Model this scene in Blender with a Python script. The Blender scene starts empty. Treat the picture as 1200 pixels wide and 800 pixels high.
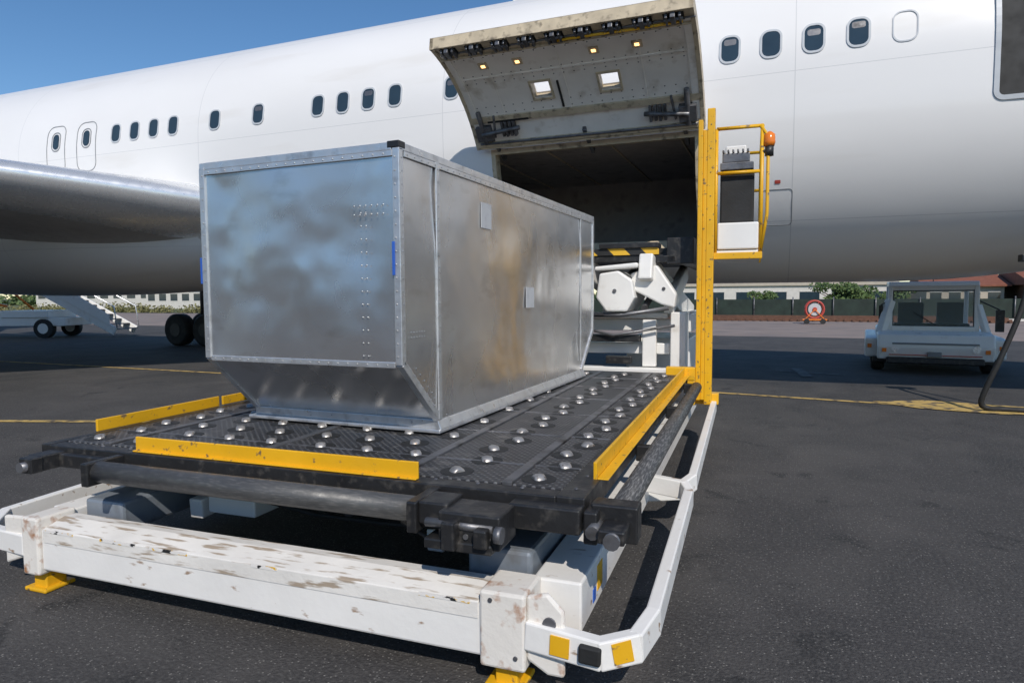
import bpy, bmesh, math, random
from mathutils import Vector, Matrix, noise
random.seed(7)
S=bpy.context.scene
COL=S.collection
R=math.radians
# ------------------------------------------------------------------ materials
def new_mat(name):
    m=bpy.data.materials.new(name); m.use_nodes=True
    nt=m.node_tree; b=nt.nodes["Principled BSDF"]
    return m,nt,b
def N(nt,t,**k):
    n=nt.nodes.new(t)
    for a,v in k.items():
        if a in n.inputs: n.inputs[a].default_value=v
        else: setattr(n,a,v)
    return n
def c4(c): return (c[0],c[1],c[2],1)
def noise_fac(nt,scale,lo,hi,detail=4,stretch=None,dist=0.0):
    tc=N(nt,"ShaderNodeTexCoord"); mp=N(nt,"ShaderNodeMapping")
    if stretch: mp.inputs["Scale"].default_value=stretch
    nt.links.new(tc.outputs["Object"],mp.inputs["Vector"])
    n=N(nt,"ShaderNodeTexNoise"); n.inputs["Scale"].default_value=scale; n.inputs["Detail"].default_value=detail
    n.inputs["Distortion"].default_value=dist
    nt.links.new(mp.outputs[0],n.inputs["Vector"])
    r=N(nt,"ShaderNodeMapRange"); r.inputs["From Min"].default_value=lo; r.inputs["From Max"].default_value=hi
    nt.links.new(n.outputs["Fac"],r.inputs["Value"])
    return r.outputs["Result"]
def mixc(nt,fac,a,b):
    m=N(nt,"ShaderNodeMix",data_type='RGBA')
    nt.links.new(fac,m.inputs[0])
    for v,i in ((a,6),(b,7)):
        if isinstance(v,tuple): m.inputs[i].default_value=c4(v)
        else: nt.links.new(v,m.inputs[i])
    return m.outputs[2]
def mat(name,col,rough=.5,metal=0,var=.15,vscale=3,bump=0,bscale=40,dirt=None,dlo=.55,dhi=.7,dscale=4,dstretch=None,rvar=.1,coat=0,spec=None):
    m,nt,b=new_mat(name)
    f=noise_fac(nt,vscale,.3,.7)
    dark=tuple(c*(1-var) for c in col)
    out=mixc(nt,f,dark,tuple(col))
    if dirt:
        f2=noise_fac(nt,dscale,dlo,dhi,8,dstretch)
        out=mixc(nt,f2,out,tuple(dirt))
    nt.links.new(out,b.inputs["Base Color"])
    b.inputs["Metallic"].default_value=metal
    r=N(nt,"ShaderNodeMapRange"); r.inputs["To Min"].default_value=max(0,rough-rvar); r.inputs["To Max"].default_value=min(1,rough+rvar)
    nt.links.new(noise_fac(nt,vscale*2.3,.3,.7),r.inputs["Value"]); nt.links.new(r.outputs[0],b.inputs["Roughness"])
    if coat: b.inputs["Coat Weight"].default_value=coat
    if spec is not None: b.inputs["Specular IOR Level"].default_value=spec
    if bump:
        bp=N(nt,"ShaderNodeBump"); bp.inputs["Strength"].default_value=bump; bp.inputs["Distance"].default_value=.01
        nt.links.new(noise_fac(nt,bscale,0,1),bp.inputs["Height"]); nt.links.new(bp.outputs[0],b.inputs["Normal"])
    return m
M={}
M['white']=mat("white_paint",(.80,.785,.75),.4,var=.08,bump=.05,dirt=(.52,.47,.4),dlo=.62,dhi=.85,dscale=5)
M['tugwhite']=mat("tractor_white",(.86,.85,.82),.35,var=.05,dirt=(.6,.56,.5),dlo=.62,dhi=.85,dscale=4)
M['whitechip']=mat("chipped_white_paint",(.80,.78,.745),.42,var=.08,bump=.15,bscale=25,dirt=(.32,.22,.15),dlo=.64,dhi=.70,dscale=12,dstretch=(.6,1.5,1.5))
M['whiteworn']=mat("worn_white_paint",(.77,.74,.69),.55,var=.14,bump=.25,bscale=30,dirt=(.36,.29,.22),dlo=.55,dhi=.64,dscale=24,dstretch=(.22,1.6,1.6))
M['rusty']=mat("rust_bleeding_white",(.77,.73,.67),.5,var=.1,bump=.2,dirt=(.36,.17,.08),dlo=.54,dhi=.70,dscale=14)
M['yellow']=mat("yellow_paint",(.78,.42,.012),.42,var=.14,bump=.1,dirt=(.2,.13,.06),dlo=.61,dhi=.68,dscale=22)
M['black']=mat("black_steel",(.02,.02,.021),.42,var=.3,bump=.2,dirt=(.085,.078,.07),dlo=.54,dhi=.85,dscale=18)
M['rubber']=mat("rubber",(.018,.018,.018),.7,var=.3,bump=.2)
M['grey']=mat("grey_steel",(.2,.2,.21),.45,metal=.6,var=.3,bump=.15,dirt=(.05,.045,.04),dlo=.5,dhi=.75,dscale=8)
M['bluegrey']=mat("shade_toned_channel",(.24,.27,.31),.45,metal=.3,var=.15,dirt=(.13,.13,.13),dlo=.55,dhi=.8,dscale=7)  # blue-grey cast of the shaded channel painted into its base colour
M['roller']=mat("roller_steel",(.085,.085,.085),.45,metal=.2,var=.2,vscale=6,bump=.1,dirt=(.15,.145,.14),dlo=.5,dhi=.8,dscale=60,dstretch=(.3,2,2))
M['rollerw']=mat("scuffed_roller",(.06,.06,.06),.5,metal=.1,var=.3,bump=.1,bscale=80,dirt=(.24,.235,.23),dlo=.45,dhi=.8,dscale=70,dstretch=(2,.2,2))
M['wheel']=mat("caster_metal",(.46,.44,.42),.4,metal=.55,var=.4,vscale=25,dirt=(.12,.085,.06),dlo=.54,dhi=.72,dscale=50)
M['glass']=mat("dark_glass",(.03,.05,.065),.08,var=.2,rvar=.02,spec=.8)
M['silver']=mat("polished_aluminium",(.78,.785,.79),.28,metal=.6,var=.06,rvar=.05)
M['greyline']=mat("door_seam",(.22,.23,.24),.5)
M['framegrey']=mat("window_frame",(.55,.57,.59),.35)
M['liner']=mat("door_liner",(.84,.80,.74),.45,var=.1,dirt=(.5,.44,.36),dlo=.56,dhi=.78,dscale=4,bump=.1)
M['primer']=mat("beige_primer",(.60,.50,.35),.5,var=.25,vscale=6,dirt=(.18,.145,.10),dlo=.53,dhi=.7,dscale=9)
M['hold']=mat("hold_liner",(.42,.37,.33),.5,var=.25,dirt=(.16,.13,.11),dlo=.55,dhi=.75,dscale=3)
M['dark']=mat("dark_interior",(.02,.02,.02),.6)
M['orange']=mat("orange_lens",(.85,.22,.02),.25)
M['red']=mat("red_paint",(.50,.07,.05),.5)
M['alu']=mat("aluminium_trim",(.74,.745,.75),.36,metal=.75,var=.15,vscale=8,bump=.1,dirt=(.4,.4,.4),dlo=.55,dhi=.8,dscale=12)
M['rivet']=mat("rivet",(.5,.5,.5),.4,metal=.6)
M['blue']=mat("blue_strap",(.03,.12,.5),.6)
M['label']=mat("paper_label",(.52,.53,.54),.5,var=.1,dirt=(.4,.4,.42),dlo=.5,dhi=.7,dscale=12)
def hazard(name,scale,worn):
    m,nt,b=new_mat(name)
    tc=N(nt,"ShaderNodeTexCoord");w=N(nt,"ShaderNodeTexWave",wave_type='BANDS',bands_direction='DIAGONAL')
    w.inputs["Scale"].default_value=scale
    nt.links.new(tc.outputs["Object"],w.inputs["Vector"])
    r=N(nt,"ShaderNodeMath",operation='GREATER_THAN');r.inputs[1].default_value=.5
    nt.links.new(w.outputs["Fac"],r.inputs[0])
    o=mixc(nt,r.outputs[0],(.02,.02,.02),(.72,.42,.03))
    if worn: o=mixc(nt,noise_fac(nt,30,.44,.48,6,(.5,1,1)),o,(.74,.71,.67))
    nt.links.new(o,b.inputs["Base Color"]);b.inputs["Roughness"].default_value=.5
    return m
M['hazard']=hazard("hazard_stripes",1.6,False);M['hazworn']=hazard("worn_hazard_stripes",3.2,True)
def sheet():
    m,nt,b=new_mat("aluminium_sheet")
    f=noise_fac(nt,1.3,.3,.7,4,(1,1,1),.4)
    o=mixc(nt,f,(.66,.66,.665),(.78,.775,.77))
    f2=noise_fac(nt,5,.58,.8,8,(.6,.6,1.3),.0)
    o=mixc(nt,f2,o,(.54,.52,.49))
    nt.links.new(o,b.inputs["Base Color"]);b.inputs["Metallic"].default_value=.88
    r=N(nt,"ShaderNodeMapRange");r.inputs["To Min"].default_value=.19;r.inputs["To Max"].default_value=.33
    nt.links.new(noise_fac(nt,1.6,.35,.65,6,(1,1,.5),.5),r.inputs["Value"]);nt.links.new(r.outputs[0],b.inputs["Roughness"])
    b2=N(nt,"ShaderNodeBump");b2.inputs["Strength"].default_value=.15;b2.inputs["Distance"].default_value=.003
    nt.links.new(noise_fac(nt,50,0,1,5,(1,1,.3)),b2.inputs["Height"])
    nt.links.new(b2.outputs[0],b.inputs["Normal"])
    return m
M['sheet']=sheet()
def deckplate():
    m,nt,b=new_mat("checker_plate")
    tc=N(nt,"ShaderNodeTexCoord");v=N(nt,"ShaderNodeTexVoronoi");v.inputs["Scale"].default_value=30;v.inputs["Randomness"].default_value=.05
    mp=N(nt,"ShaderNodeMapping");mp.inputs["Rotation"].default_value=(0,0,.785);nt.links.new(tc.outputs["Object"],mp.inputs["Vector"])
    nt.links.new(mp.outputs[0],v.inputs["Vector"])
    st=N(nt,"ShaderNodeMapRange");st.inputs["From Min"].default_value=.26;st.inputs["From Max"].default_value=.38
    nt.links.new(v.outputs["Distance"],st.inputs["Value"])
    bp=N(nt,"ShaderNodeBump");bp.inputs["Strength"].default_value=.8;bp.inputs["Distance"].default_value=.005;bp.invert=True
    nt.links.new(st.outputs[0],bp.inputs["Height"]);nt.links.new(bp.outputs[0],b.inputs["Normal"])
    f=noise_fac(nt,2.5,.35,.7,6);o=mixc(nt,f,(.028,.028,.03),(.05,.05,.053))
    f=noise_fac(nt,3,.3,.7,6);o2=mixc(nt,f,(.10,.10,.105),(.19,.19,.19))
    o=mixc(nt,st.outputs[0],o2,o)
    f=noise_fac(nt,7,.6,.8,8);o=mixc(nt,f,o,(.18,.17,.16))
    nt.links.new(o,b.inputs["Base Color"]);b.inputs["Roughness"].default_value=.45;b.inputs["Metallic"].default_value=.1
    return m
M['deck']=deckplate()
def fusmat():
    m,nt,b=new_mat("aircraft_white")
    tc=N(nt,"ShaderNodeTexCoord");sp=N(nt,"ShaderNodeSeparateXYZ");nt.links.new(tc.outputs["Object"],sp.inputs[0])
    def lines(out,period,off,w):
        a=N(nt,"ShaderNodeMath",operation='ADD');a.inputs[1].default_value=off;nt.links.new(out,a.inputs[0])
        d=N(nt,"ShaderNodeMath",operation='PINGPONG');d.inputs[1].default_value=period/2;nt.links.new(a.outputs[0],d.inputs[0])
        l=N(nt,"ShaderNodeMath",operation='LESS_THAN');l.inputs[1].default_value=w;nt.links.new(d.outputs[0],l.inputs[0]);return l.outputs[0]
    a=lines(sp.outputs[0],5.6,1.35,.006);c=lines(sp.outputs[2],2.04,-.72,.005)
    mx=N(nt,"ShaderNodeMath",operation='MAXIMUM');nt.links.new(a,mx.inputs[0]);nt.links.new(c,mx.inputs[1])
    k=N(nt,"ShaderNodeMath",operation='MULTIPLY');k.inputs[1].default_value=.4;nt.links.new(mx.outputs[0],k.inputs[0])
    f=noise_fac(nt,.6,.3,.7,4,(.5,1,1));o=mixc(nt,f,(.755,.74,.72),(.80,.785,.765))
    f=noise_fac(nt,1.6,.58,1.0,6,(.2,1,1));o=mixc(nt,f,o,(.62,.58,.52))
    o=mixc(nt,k.outputs[0],o,(.35,.35,.36))
    nt.links.new(o,b.inputs["Base Color"]);b.inputs["Roughness"].default_value=.36
    b.inputs["Coat Weight"].default_value=.2;b.inputs["Coat Roughness"].default_value=.12
    bp=N(nt,"ShaderNodeBump");bp.inputs["Strength"].default_value=.12;bp.inputs["Distance"].default_value=.03
    nt.links.new(noise_fac(nt,1.4,0,1,2),bp.inputs["Height"]);nt.links.new(bp.outputs[0],b.inputs["Normal"])
    return m
M['fus']=fusmat()
def asphalt():
    m,nt,b=new_mat("asphalt")
    f=noise_fac(nt,.18,.3,.7,6,None,.5);o=mixc(nt,f,(.028,.026,.026),(.050,.046,.044))
    f=noise_fac(nt,1.1,.42,.75,8,None,.8);o=mixc(nt,f,o,(.072,.066,.062))
    f=noise_fac(nt,.7,.56,.70,6,(1,.6,1),.3);o=mixc(nt,f,o,(.022,.021,.021))
    f=noise_fac(nt,2.4,.60,.68,5,None,.6);o=mixc(nt,f,o,(.020,.019,.019))
    f=noise_fac(nt,45,.45,.75,6);o=mixc(nt,f,o,(.085,.08,.075))
    tc=N(nt,"ShaderNodeTexCoord");v=N(nt,"ShaderNodeTexVoronoi");v.inputs["Scale"].default_value=60
    nt.links.new(tc.outputs["Object"],v.inputs["Vector"])
    sp=N(nt,"ShaderNodeMath",operation='LESS_THAN');sp.inputs[1].default_value=.26;nt.links.new(v.outputs["Distance"],sp.inputs[0])
    sc=N(nt,"ShaderNodeSeparateColor");nt.links.new(v.outputs["Color"],sc.inputs[0])
    g=N(nt,"ShaderNodeMath",operation='GREATER_THAN');g.inputs[1].default_value=.72;nt.links.new(sc.outputs[0],g.inputs[0])
    mu=N(nt,"ShaderNodeMath",operation='MULTIPLY');nt.links.new(sp.outputs[0],mu.inputs[0]);nt.links.new(g.outputs[0],mu.inputs[1])
    o=mixc(nt,mu.outputs[0],o,(.18,.17,.155))
    nt.links.new(o,b.inputs["Base Color"]);b.inputs["Roughness"].default_value=.85
    bp=N(nt,"ShaderNodeBump");bp.inputs["Strength"].default_value=1;bp.inputs["Distance"].default_value=.012
    nt.links.new(noise_fac(nt,70,0,1,5),bp.inputs["Height"]);nt.links.new(bp.outputs[0],b.inputs["Normal"])
    return m
M['asphalt']=asphalt()
M['line']=mat("worn_yellow_marking",(.55,.38,.12),.8,var=.2,dirt=(.1,.08,.06),dlo=.5,dhi=.62,dscale=7,bump=.4,bscale=80)
M['wline']=mat("worn_white_marking",(.13,.13,.13),.8,var=.2,dirt=(.05,.05,.05),dlo=.45,dhi=.55,dscale=7)
M['concrete']=mat("concrete_apron",(.27,.215,.185),.85,var=.2,vscale=.3,bump=.3,dirt=(.15,.13,.12),dlo=.5,dhi=.8,dscale=.8)
M['grass']=mat("grass",(.13,.14,.045),.9,var=.5,vscale=.6,bump=.8,bscale=6)
M['fence']=mat("green_fence",(.020,.038,.027),.7,var=.5,vscale=1.5)
M['wall']=mat("beige_wall",(.5,.44,.36),.8,var=.12)
M['wallw']=mat("white_wall",(.65,.62,.57),.8,var=.12)
M['brick']=mat("brown_brick",(.33,.17,.11),.8,var=.25)
M['roof']=mat("red_roof",(.26,.09,.05),.8,var=.3)
M['rust']=mat("rusty_metal",(.16,.075,.045),.8,var=.4,vscale=5)
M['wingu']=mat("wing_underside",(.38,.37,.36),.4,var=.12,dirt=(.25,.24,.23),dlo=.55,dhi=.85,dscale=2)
def leafm(n,a,c):
    m,nt,b=new_mat(n);g=N(nt,"ShaderNodeNewGeometry")
    o=mixc(nt,g.outputs["Random Per Island"],a,c);nt.links.new(o,b.inputs["Base Color"]);b.inputs["Roughness"].default_value=.7
    return m
M['leaf']=leafm("leaves",(.035,.07,.02),(.1,.15,.04))
M['leafdry']=leafm("dry_leaves",(.12,.11,.04),(.2,.19,.07))
m,nt,b=new_mat("lit_lamp");b.inputs["Emission Color"].default_value=(1,.55,.2,1);b.inputs["Emission Strength"].default_value=3;b.inputs["Base Color"].default_value=(.9,.7,.4,1);M['lamp']=m
m,nt,b=new_mat("clear_glass");b.inputs["Base Color"].default_value=(.30,.36,.34,1);b.inputs["Roughness"].default_value=.05;b.inputs["Alpha"].default_value=.22;M['cglass']=m
# ------------------------------------------------------------------ builders
def root(name,loc=(0,0,0),rz=0):
    e=bpy.data.objects.new(name,None);COL.objects.link(e);e.location=loc;e.rotation_euler=(0,0,rz);e.empty_display_size=.3;return e
class B:
    def __init__(s,name,parent,m,bevel=0,smooth=False):
        s.n=name;s.p=parent;s.m=m;s.bm=bmesh.new();s.bev=bevel;s.sm=smooth
    def hexa(s,c):
        v=[s.bm.verts.new(p) for p in c]
        for f in ((3,2,1,0),(4,5,6,7),(0,1,5,4),(1,2,6,5),(2,3,7,6),(3,0,4,7)): s.bm.faces.new([v[i] for i in f])
        return s
    def box(s,x0,x1,y0,y1,z0,z1):
        return s.hexa([(x0,y0,z0),(x1,y0,z0),(x1,y1,z0),(x0,y1,z0),(x0,y0,z1),(x1,y0,z1),(x1,y1,z1),(x0,y1,z1)])
    def beam(s,a,b,w,h,up=(0,0,1)):
        a=Vector(a);b=Vector(b);d=(b-a).normalized();up=Vector(up)
        sd=d.cross(up)
        if sd.length<1e-3: sd=d.cross(Vector((0,1,0)))
        sd.normalize();u=sd.cross(d);sd=sd*w/2;u=u*h/2
        return s.hexa([a-sd-u,a+sd-u,b+sd-u,b-sd-u,a-sd+u,a+sd+u,b+sd+u,b-sd+u])
    def path(s,pts,r,seg=12,caps=True):
        pts=[Vector(p) for p in pts];rings=[];prev=None
        for i,p in enumerate(pts):
            d=(pts[min(i+1,len(pts)-1)]-pts[max(i-1,0)]).normalized()
            if prev is None: a=d.orthogonal().normalized()
            else: a=(prev-d*prev.dot(d)).normalized()
            prev=a;b=d.cross(a)
            rr=r[i] if isinstance(r,(list,tuple)) else r
            rings.append([s.bm.verts.new(p+(a*math.cos(t)+b*math.sin(t))*rr) for t in [2*math.pi*k/seg for k in range(seg)]])
        for i in range(len(rings)-1):
            for k in range(seg):
                f=s.bm.faces.new((rings[i][k],rings[i][(k+1)%seg],rings[i+1][(k+1)%seg],rings[i+1][k]));f.smooth=True
        if caps:
            s.bm.faces.new(rings[0][::-1]);s.bm.faces.new(rings[-1])
        return s
    def prism(s,poly,a,b,axis='x'):
        def pt(u,v,w): return {'x':(w,u,v),'y':(u,w,v),'z':(u,v,w)}[axis]
        A=[s.bm.verts.new(pt(u,v,a)) for u,v in poly];Bv=[s.bm.verts.new(pt(u,v,b)) for u,v in poly];n=len(poly)
        s.bm.faces.new(A);s.bm.faces.new(Bv[::-1])
        for i in range(n): s.bm.faces.new((A[i],Bv[i],Bv[(i+1)%n],A[(i+1)%n]))
        return s
    def dome(s,p,r,h,nrm,seg=6):
        p=Vector(p);n=Vector(nrm).normalized();a=n.orthogonal().normalized();b=n.cross(a)
        c=s.bm.verts.new(p+n*h);q=[s.bm.verts.new(p+(a*math.cos(t)+b*math.sin(t))*r*.6+n*h*.9) for t in [2*math.pi*k/seg for k in range(seg)]]
        o=[s.bm.verts.new(p+(a*math.cos(t)+b*math.sin(t))*r) for t in [2*math.pi*k/seg for k in range(seg)]]
        for k in range(seg):
            s.bm.faces.new((c,q[k],q[(k+1)%seg])).smooth=True;s.bm.faces.new((q[k],o[k],o[(k+1)%seg],q[(k+1)%seg])).smooth=True
        return s
    def done(s,loc=None):
        if not s.sm: bmesh.ops.recalc_face_normals(s.bm,faces=s.bm.faces)
        me=bpy.data.meshes.new(s.n);s.bm.to_mesh(me);s.bm.free()
        o=bpy.data.objects.new(s.n,me);COL.objects.link(o);me.materials.append(s.m)
        if s.p: o.parent=s.p
        if s.bev:
            md=o.modifiers.new("bevel","BEVEL");md.width=s.bev;md.segments=2;md.limit_method='ANGLE';md.angle_limit=R(40);md.harden_normals=False
        return o
def grid(name,parent,m,rows,smooth=True,flip=False,skip=None,closed=False):
    bm=bmesh.new();V=[[bm.verts.new(p) for p in r] for r in rows]
    for i in range(len(V)-1):
        n=len(V[i])
        for j in range(n if closed else n-1):
            if skip and skip(i,j): continue
            q=[V[i][j],V[i][(j+1)%n],V[i+1][(j+1)%n],V[i+1][j]]
            if flip:q=q[::-1]
            f=bm.faces.new(q);f.smooth=smooth
    me=bpy.data.meshes.new(name);bm.to_mesh(me);bm.free();o=bpy.data.objects.new(name,me);COL.objects.link(o);me.materials.append(m)
    if parent:o.parent=parent
    return o
# ------------------------------------------------------------------ ground
def sheet_obj(name,pts,z,m):
    bm=bmesh.new();bm.faces.new([bm.verts.new((x,y,z)) for x,y in pts]);me=bpy.data.meshes.new(name);bm.to_mesh(me);bm.free()
    o=bpy.data.objects.new(name,me);COL.objects.link(o);me.materials.append(m)
    if o.data.polygons[0].normal.z<0: o.data.flip_normals()
    return o
sheet_obj("ground",[(-3000,-3000),(3000,-3000),(3000,3000),(-3000,3000)],0,M['asphalt'])
sheet_obj("concrete_apron",[(-200,29),(200,26),(200,48),(-200,52)],.004,M['concrete'])
sheet_obj("grass_verge",[(-300,54),(300,50),(600,900),(-600,900)],.004,M['grass'])
def strip(name,a,b,w,z=.008,m='line'):
    a=Vector(a);b=Vector(b);d=(b-a).normalized();n=Vector((-d.y,d.x))*w/2
    return sheet_obj(name,[(a+n)[:],(b+n)[:],(b-n)[:],(a-n)[:]],z,M[m])
strip("yellow_line_marking",(-1.6,11.55),(12,10.0),.13)
strip("yellow_line_marking",(-16,3.2),(-6.8,6.5),.13)
strip("yellow_line_marking",(-30,10.7),(-11.4,10.7),.13)
sheet_obj("yellow_arrow_marking",[(1.15,11.35),(1.9,11.75),(3.1,11.55),(3.5,10.95),(2.6,10.75),(1.7,10.9)],.012,M['line'])
strip("white_arrow_marking",(-.3,15.3),(1.0,14.9),.18,m='wline')
strip("white_arrow_marking",(.1,15.9),(.3,14.3),.22,.012,m='wline')
# ------------------------------------------------------------------ aircraft
AC=root("cargo_aircraft",(1.309,10.418,0),.023)
RF=2.515;ZU=4.85;ZL=4.37
PH_T=-6.16;PH_B=-55.4
phis=[]
for a in [180-i*5 for i in range(30)]: phis.append((a,ZU))
phis+= [(29.8,ZU),(25,ZU),(20,ZU),(15,ZU),(10,ZU),(5,ZU),(0,ZU),(0,ZL),(-3.9,ZL),(PH_T,ZL)]
phis+= [(PH_T+(PH_B-PH_T)*i/8,ZL) for i in range(1,9)]
phis+= [(-60-i*5,ZL) for i in range(25)]
xs=[-40,-38,-35,-32,-29,-26,-23,-20,-17,-14,-11,-8.5,-6.05,-5,-4,-2.65,-1.5,-.5,.3,1.07,1.6,2.15,3,4,5,6,7,8,8.8,9.4,9.8,10]
def section(x):
    rows=[]
    sy=1
    if x>0.0:
        t=min(1,x/10.0);sy=max(.02,(1-t**2.4)**.62);
        up=max(.02,(1-t**2.2)**.8);lo=max(.02,(1-t**2.3)**.55)
    elif x<-24:
        t=(-24-x)/16;sy=max(.04,1-t**1.5);up=max(.05,1-.35*t**2);lo=None
    else: up=lo=1
    for a,zc in phis:
        y=RF-RF*sy*math.cos(R(a)) ; s=math.sin(R(a))
        if x<-24:
            t=(-24-x)/16;mid=4.6+1.9*t**1.3;h=2.6*(1-t**1.4)+.15
            z=mid+ (zc-4.6)*(1-t)+RF*s*h/2.75
        elif x>0:
            mid=4.6-.9*(x/10)**1.5
            z=mid+(zc-4.6+RF*s)*(up if a>=0 and zc==ZU else lo)
            if s<0: z+=0.05*min(2.5,x)**2*(-s)*(1-x/10)
        else: z=zc+RF*s
        rows.append((x,y,z))
    return rows
rows=[section(x) for x in xs]
def skip(i,j):
    x0,x1=xs[i],xs[i+1];a=phis[j];b=phis[(j+1)%len(phis)]
    if x0>=-6.06 and x1<=-2.64 and a[0]<=PH_T+.01 and a[1]==ZL and b[0]>=PH_B-.01: return True
    if x0>=1.06 and x1<=2.16 and a[0]<=29.81 and b[0]>=-3.91 : return True
    return False
grid("fuselage",AC,M['fus'],rows,skip=skip,closed=True)
def wallpt(x,z,off=0):
    zc=ZU if z>=ZU else (ZL if z<=ZL else z)
    s=(z-zc)/RF;c=math.sqrt(1-s*s)
    n=Vector((0,-c,s));return Vector((x,RF,zc))+n*(RF+off),n
def rrect(w,h,r,k=5):
    out=[]
    for cx,cy,a0 in ((w/2-r,h/2-r,0),(-w/2+r,h/2-r,90),(-w/2+r,-h/2+r,180),(w/2-r,-h/2+r,270)):
        for i in range(k+1):
            a=R(a0+90*i/k);out.append((cx+r*math.cos(a),cy+r*math.sin(a)))
    return out
def wallring(bld,x,z,w,h,r,t,off0,off1,k=5):
    def P(u,v,o):
        q,nn=wallpt(x,z+v,o);q.x+=u;return q
    A=rrect(w,h,r,k)
    n_=len(A);Bq=rrect(w-2*t,h-2*t,max(.01,r-t),k)
    DA=[];DB=[]
    for i in range(n_):
        a=Vector(A[i]);b=Vector(A[(i+1)%n_]);c=Vector(Bq[i]);d=Vector(Bq[(i+1)%n_]);q=max(1,int((b-a).length/.1))
        for s_ in range(q): DA.append((a+(b-a)*s_/q)[:]);DB.append((c+(d-c)*s_/q)[:])
    oa=[bld.bm.verts.new(P(u,v,off0)) for u,v in DA];ob=[bld.bm.verts.new(P(u,v,off1)) for u,v in DA];ib=[bld.bm.verts.new(P(u,v,off1)) for u,v in DB];ia=[bld.bm.verts.new(P(u,v,off0)) for u,v in DB]
    m=len(DA)
    for k in range(m):
        k2=(k+1)%m
        for X,Y in ((oa,ob),(ob,ib),(ib,ia)): bld.bm.faces.new((X[k],X[k2],Y[k2],Y[k]))
def wallpane(bld,x,z,w,h,r,off):
    A=rrect(w,h,r);vs=[]
    for u,v in A:
        q,_=wallpt(x,z+v,off);q.x+=u;vs.append(bld.bm.verts.new(q))
    c,_=wallpt(x,z,off+.002);cv=bld.bm.verts.new(c)
    for i in range(len(vs)): bld.bm.faces.new((cv,vs[i],vs[(i+1)%len(vs)]))
wf=B("window_frames",AC,M['framegrey']);wp=B("window_panes",AC,M['glass']);wsd=B("window_shades",AC,M['grey'])
ws=[.559,1.118,1.676,2.235,6.78,7.907,8.466,9.02,9.58,11.0,12.11,13.245,13.8,14.36,14.92]
for i,s_ in enumerate(ws):
    wallring(wf,-s_,5.22,.30,.42,.12,.03,-.01,.013);wallpane(wp,-s_,5.22,.25,.37,.1,.008)
    if i in (0,1,3,4,6,9): wallpane(wsd,-s_,5.22+.10-.02*(i%3),.17,.09,.03,.0105)
wf.done();wp.done();wsd.done()
b_=B("plugged_window",AC,M['framegrey']);wallring(b_,0,5.22,.31,.43,.12,.02,-.01,.008);b_.done()
dl=B("exit_door_seams",AC,M['greyline']);dp=B("exit_door_windows",AC,M['glass'])
for s_ in (15.85,16.85):
    wallring(dl,-s_,5.02,.62,1.1,.2,.016,-.01,.006);wallring(dl,-s_,5.2,.3,.44,.13,.02,-.01,.006);wallpane(dp,-s_,5.2,.2,.34,.09,.008)
wallring(dl,-1.55,2.95,.42,.5,.05,.008,-.01,.003)
dl.done();dp.done()
b_=B("placards",AC,M['red']);wallpane(b_,-1.55,3.3,.08,.05,.01,.004);wallpane(b_,-2.2,3.6,.12,.03,.01,.004);b_.done()
b_=B("passenger_door_frame",AC,M['framegrey']);wallring(b_,1.61,5.13,1.2,2.02,.12,.06,-.02,.012);b_.done()
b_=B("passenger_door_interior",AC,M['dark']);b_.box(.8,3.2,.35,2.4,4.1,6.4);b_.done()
# cargo hold
hb=B("hold_walls",AC,M['hold'])
HP=[(1.42,2.25),(.68,2.8),(.3,3.4),(.14,4.1),(4.3,4.1),(4.3,2.25)]
hb.box(-9,-.5,4.3,4.4,2.2,4.2);hb.box(-9,-.5,.3,4.3,4.12,4.16)
hb.prism(HP,-9.05,-9);hb.prism(HP,-.5,-.45);hb.done()
hb=B("hold_floor",AC,M['grey']);hb.box(-9,-.5,1.45,4.3,2.22,2.28);hb.done()
hb=B("hold_ribs",AC,M['primer'],.01)
for i in range(8):
    x=-8.6+i*1.12;hb.box(x,x+.03,.4,4.3,4.09,4.12)
hb.done()
jb=B("cargo_door_jamb",AC,M['primer'],.006)
def sp(x,ph,w): return Vector((x,RF-(RF-w)*math.cos(R(ph)),ZL+(RF-w)*math.sin(R(ph))))
def arcbox(bld,x0,x1,p0,p1,w0,w1,f):
    bld.hexa([f(x0,p0,w0),f(x1,p0,w0),f(x1,p0,w1),f(x0,p0,w1),f(x0,p1,w0),f(x1,p1,w0),f(x1,p1,w1),f(x0,p1,w1)])
for i in range(10):
    a=PH_T+(PH_B-PH_T)*i/10;c=PH_T+(PH_B-PH_T)*(i+1)/10
    arcbox(jb,-6.06,-5.98,a,c,.006,.2,sp);arcbox(jb,-2.72,-2.64,a,c,.006,.2,sp)
arcbox(jb,-6.06,-2.64,PH_T+.3,PH_T-2,.006,.25,sp);arcbox(jb,-6.06,-2.64,PH_B+1.5,PH_B-.5,.006,.3,sp)
jb.done()
# cargo door
hinge=Vector((0,RF-RF*math.cos(R(PH_T)),ZL+RF*math.sin(R(PH_T))))+Vector((0,-.02,.03))
def dpnt(x,v,w):
    p=sp(0,PH_T+(PH_B-PH_T)*v,w)-hinge
    a=R(-155);y=p.y*math.cos(a)-p.z*math.sin(a);z=p.y*math.sin(a)+p.z*math.cos(a)
    return Vector((x,hinge.y+y,hinge.z+z))
X0,X1=-6.22,-2.55
dx=[X0,-5.6,-5.02,-4.74,-4.4,-3.98,-3.70,-3.1,X1];dv=[0,.08,.16,.24,.32,.38,.5,.58,.66,.74,.82,.9,.96,1]
def dskip(i,j): return dv[i]>=.37 and dv[i+1]<=.51 and j in (2,5)
grid("cargo_door_skin",AC,M['fus'],[[dpnt(x,v,0) for x in dx] for v in dv],skip=dskip)
grid("cargo_door_liner",AC,M['liner'],[[dpnt(x,v,.13) for x in dx] for v in dv],skip=dskip,flip=True)
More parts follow.
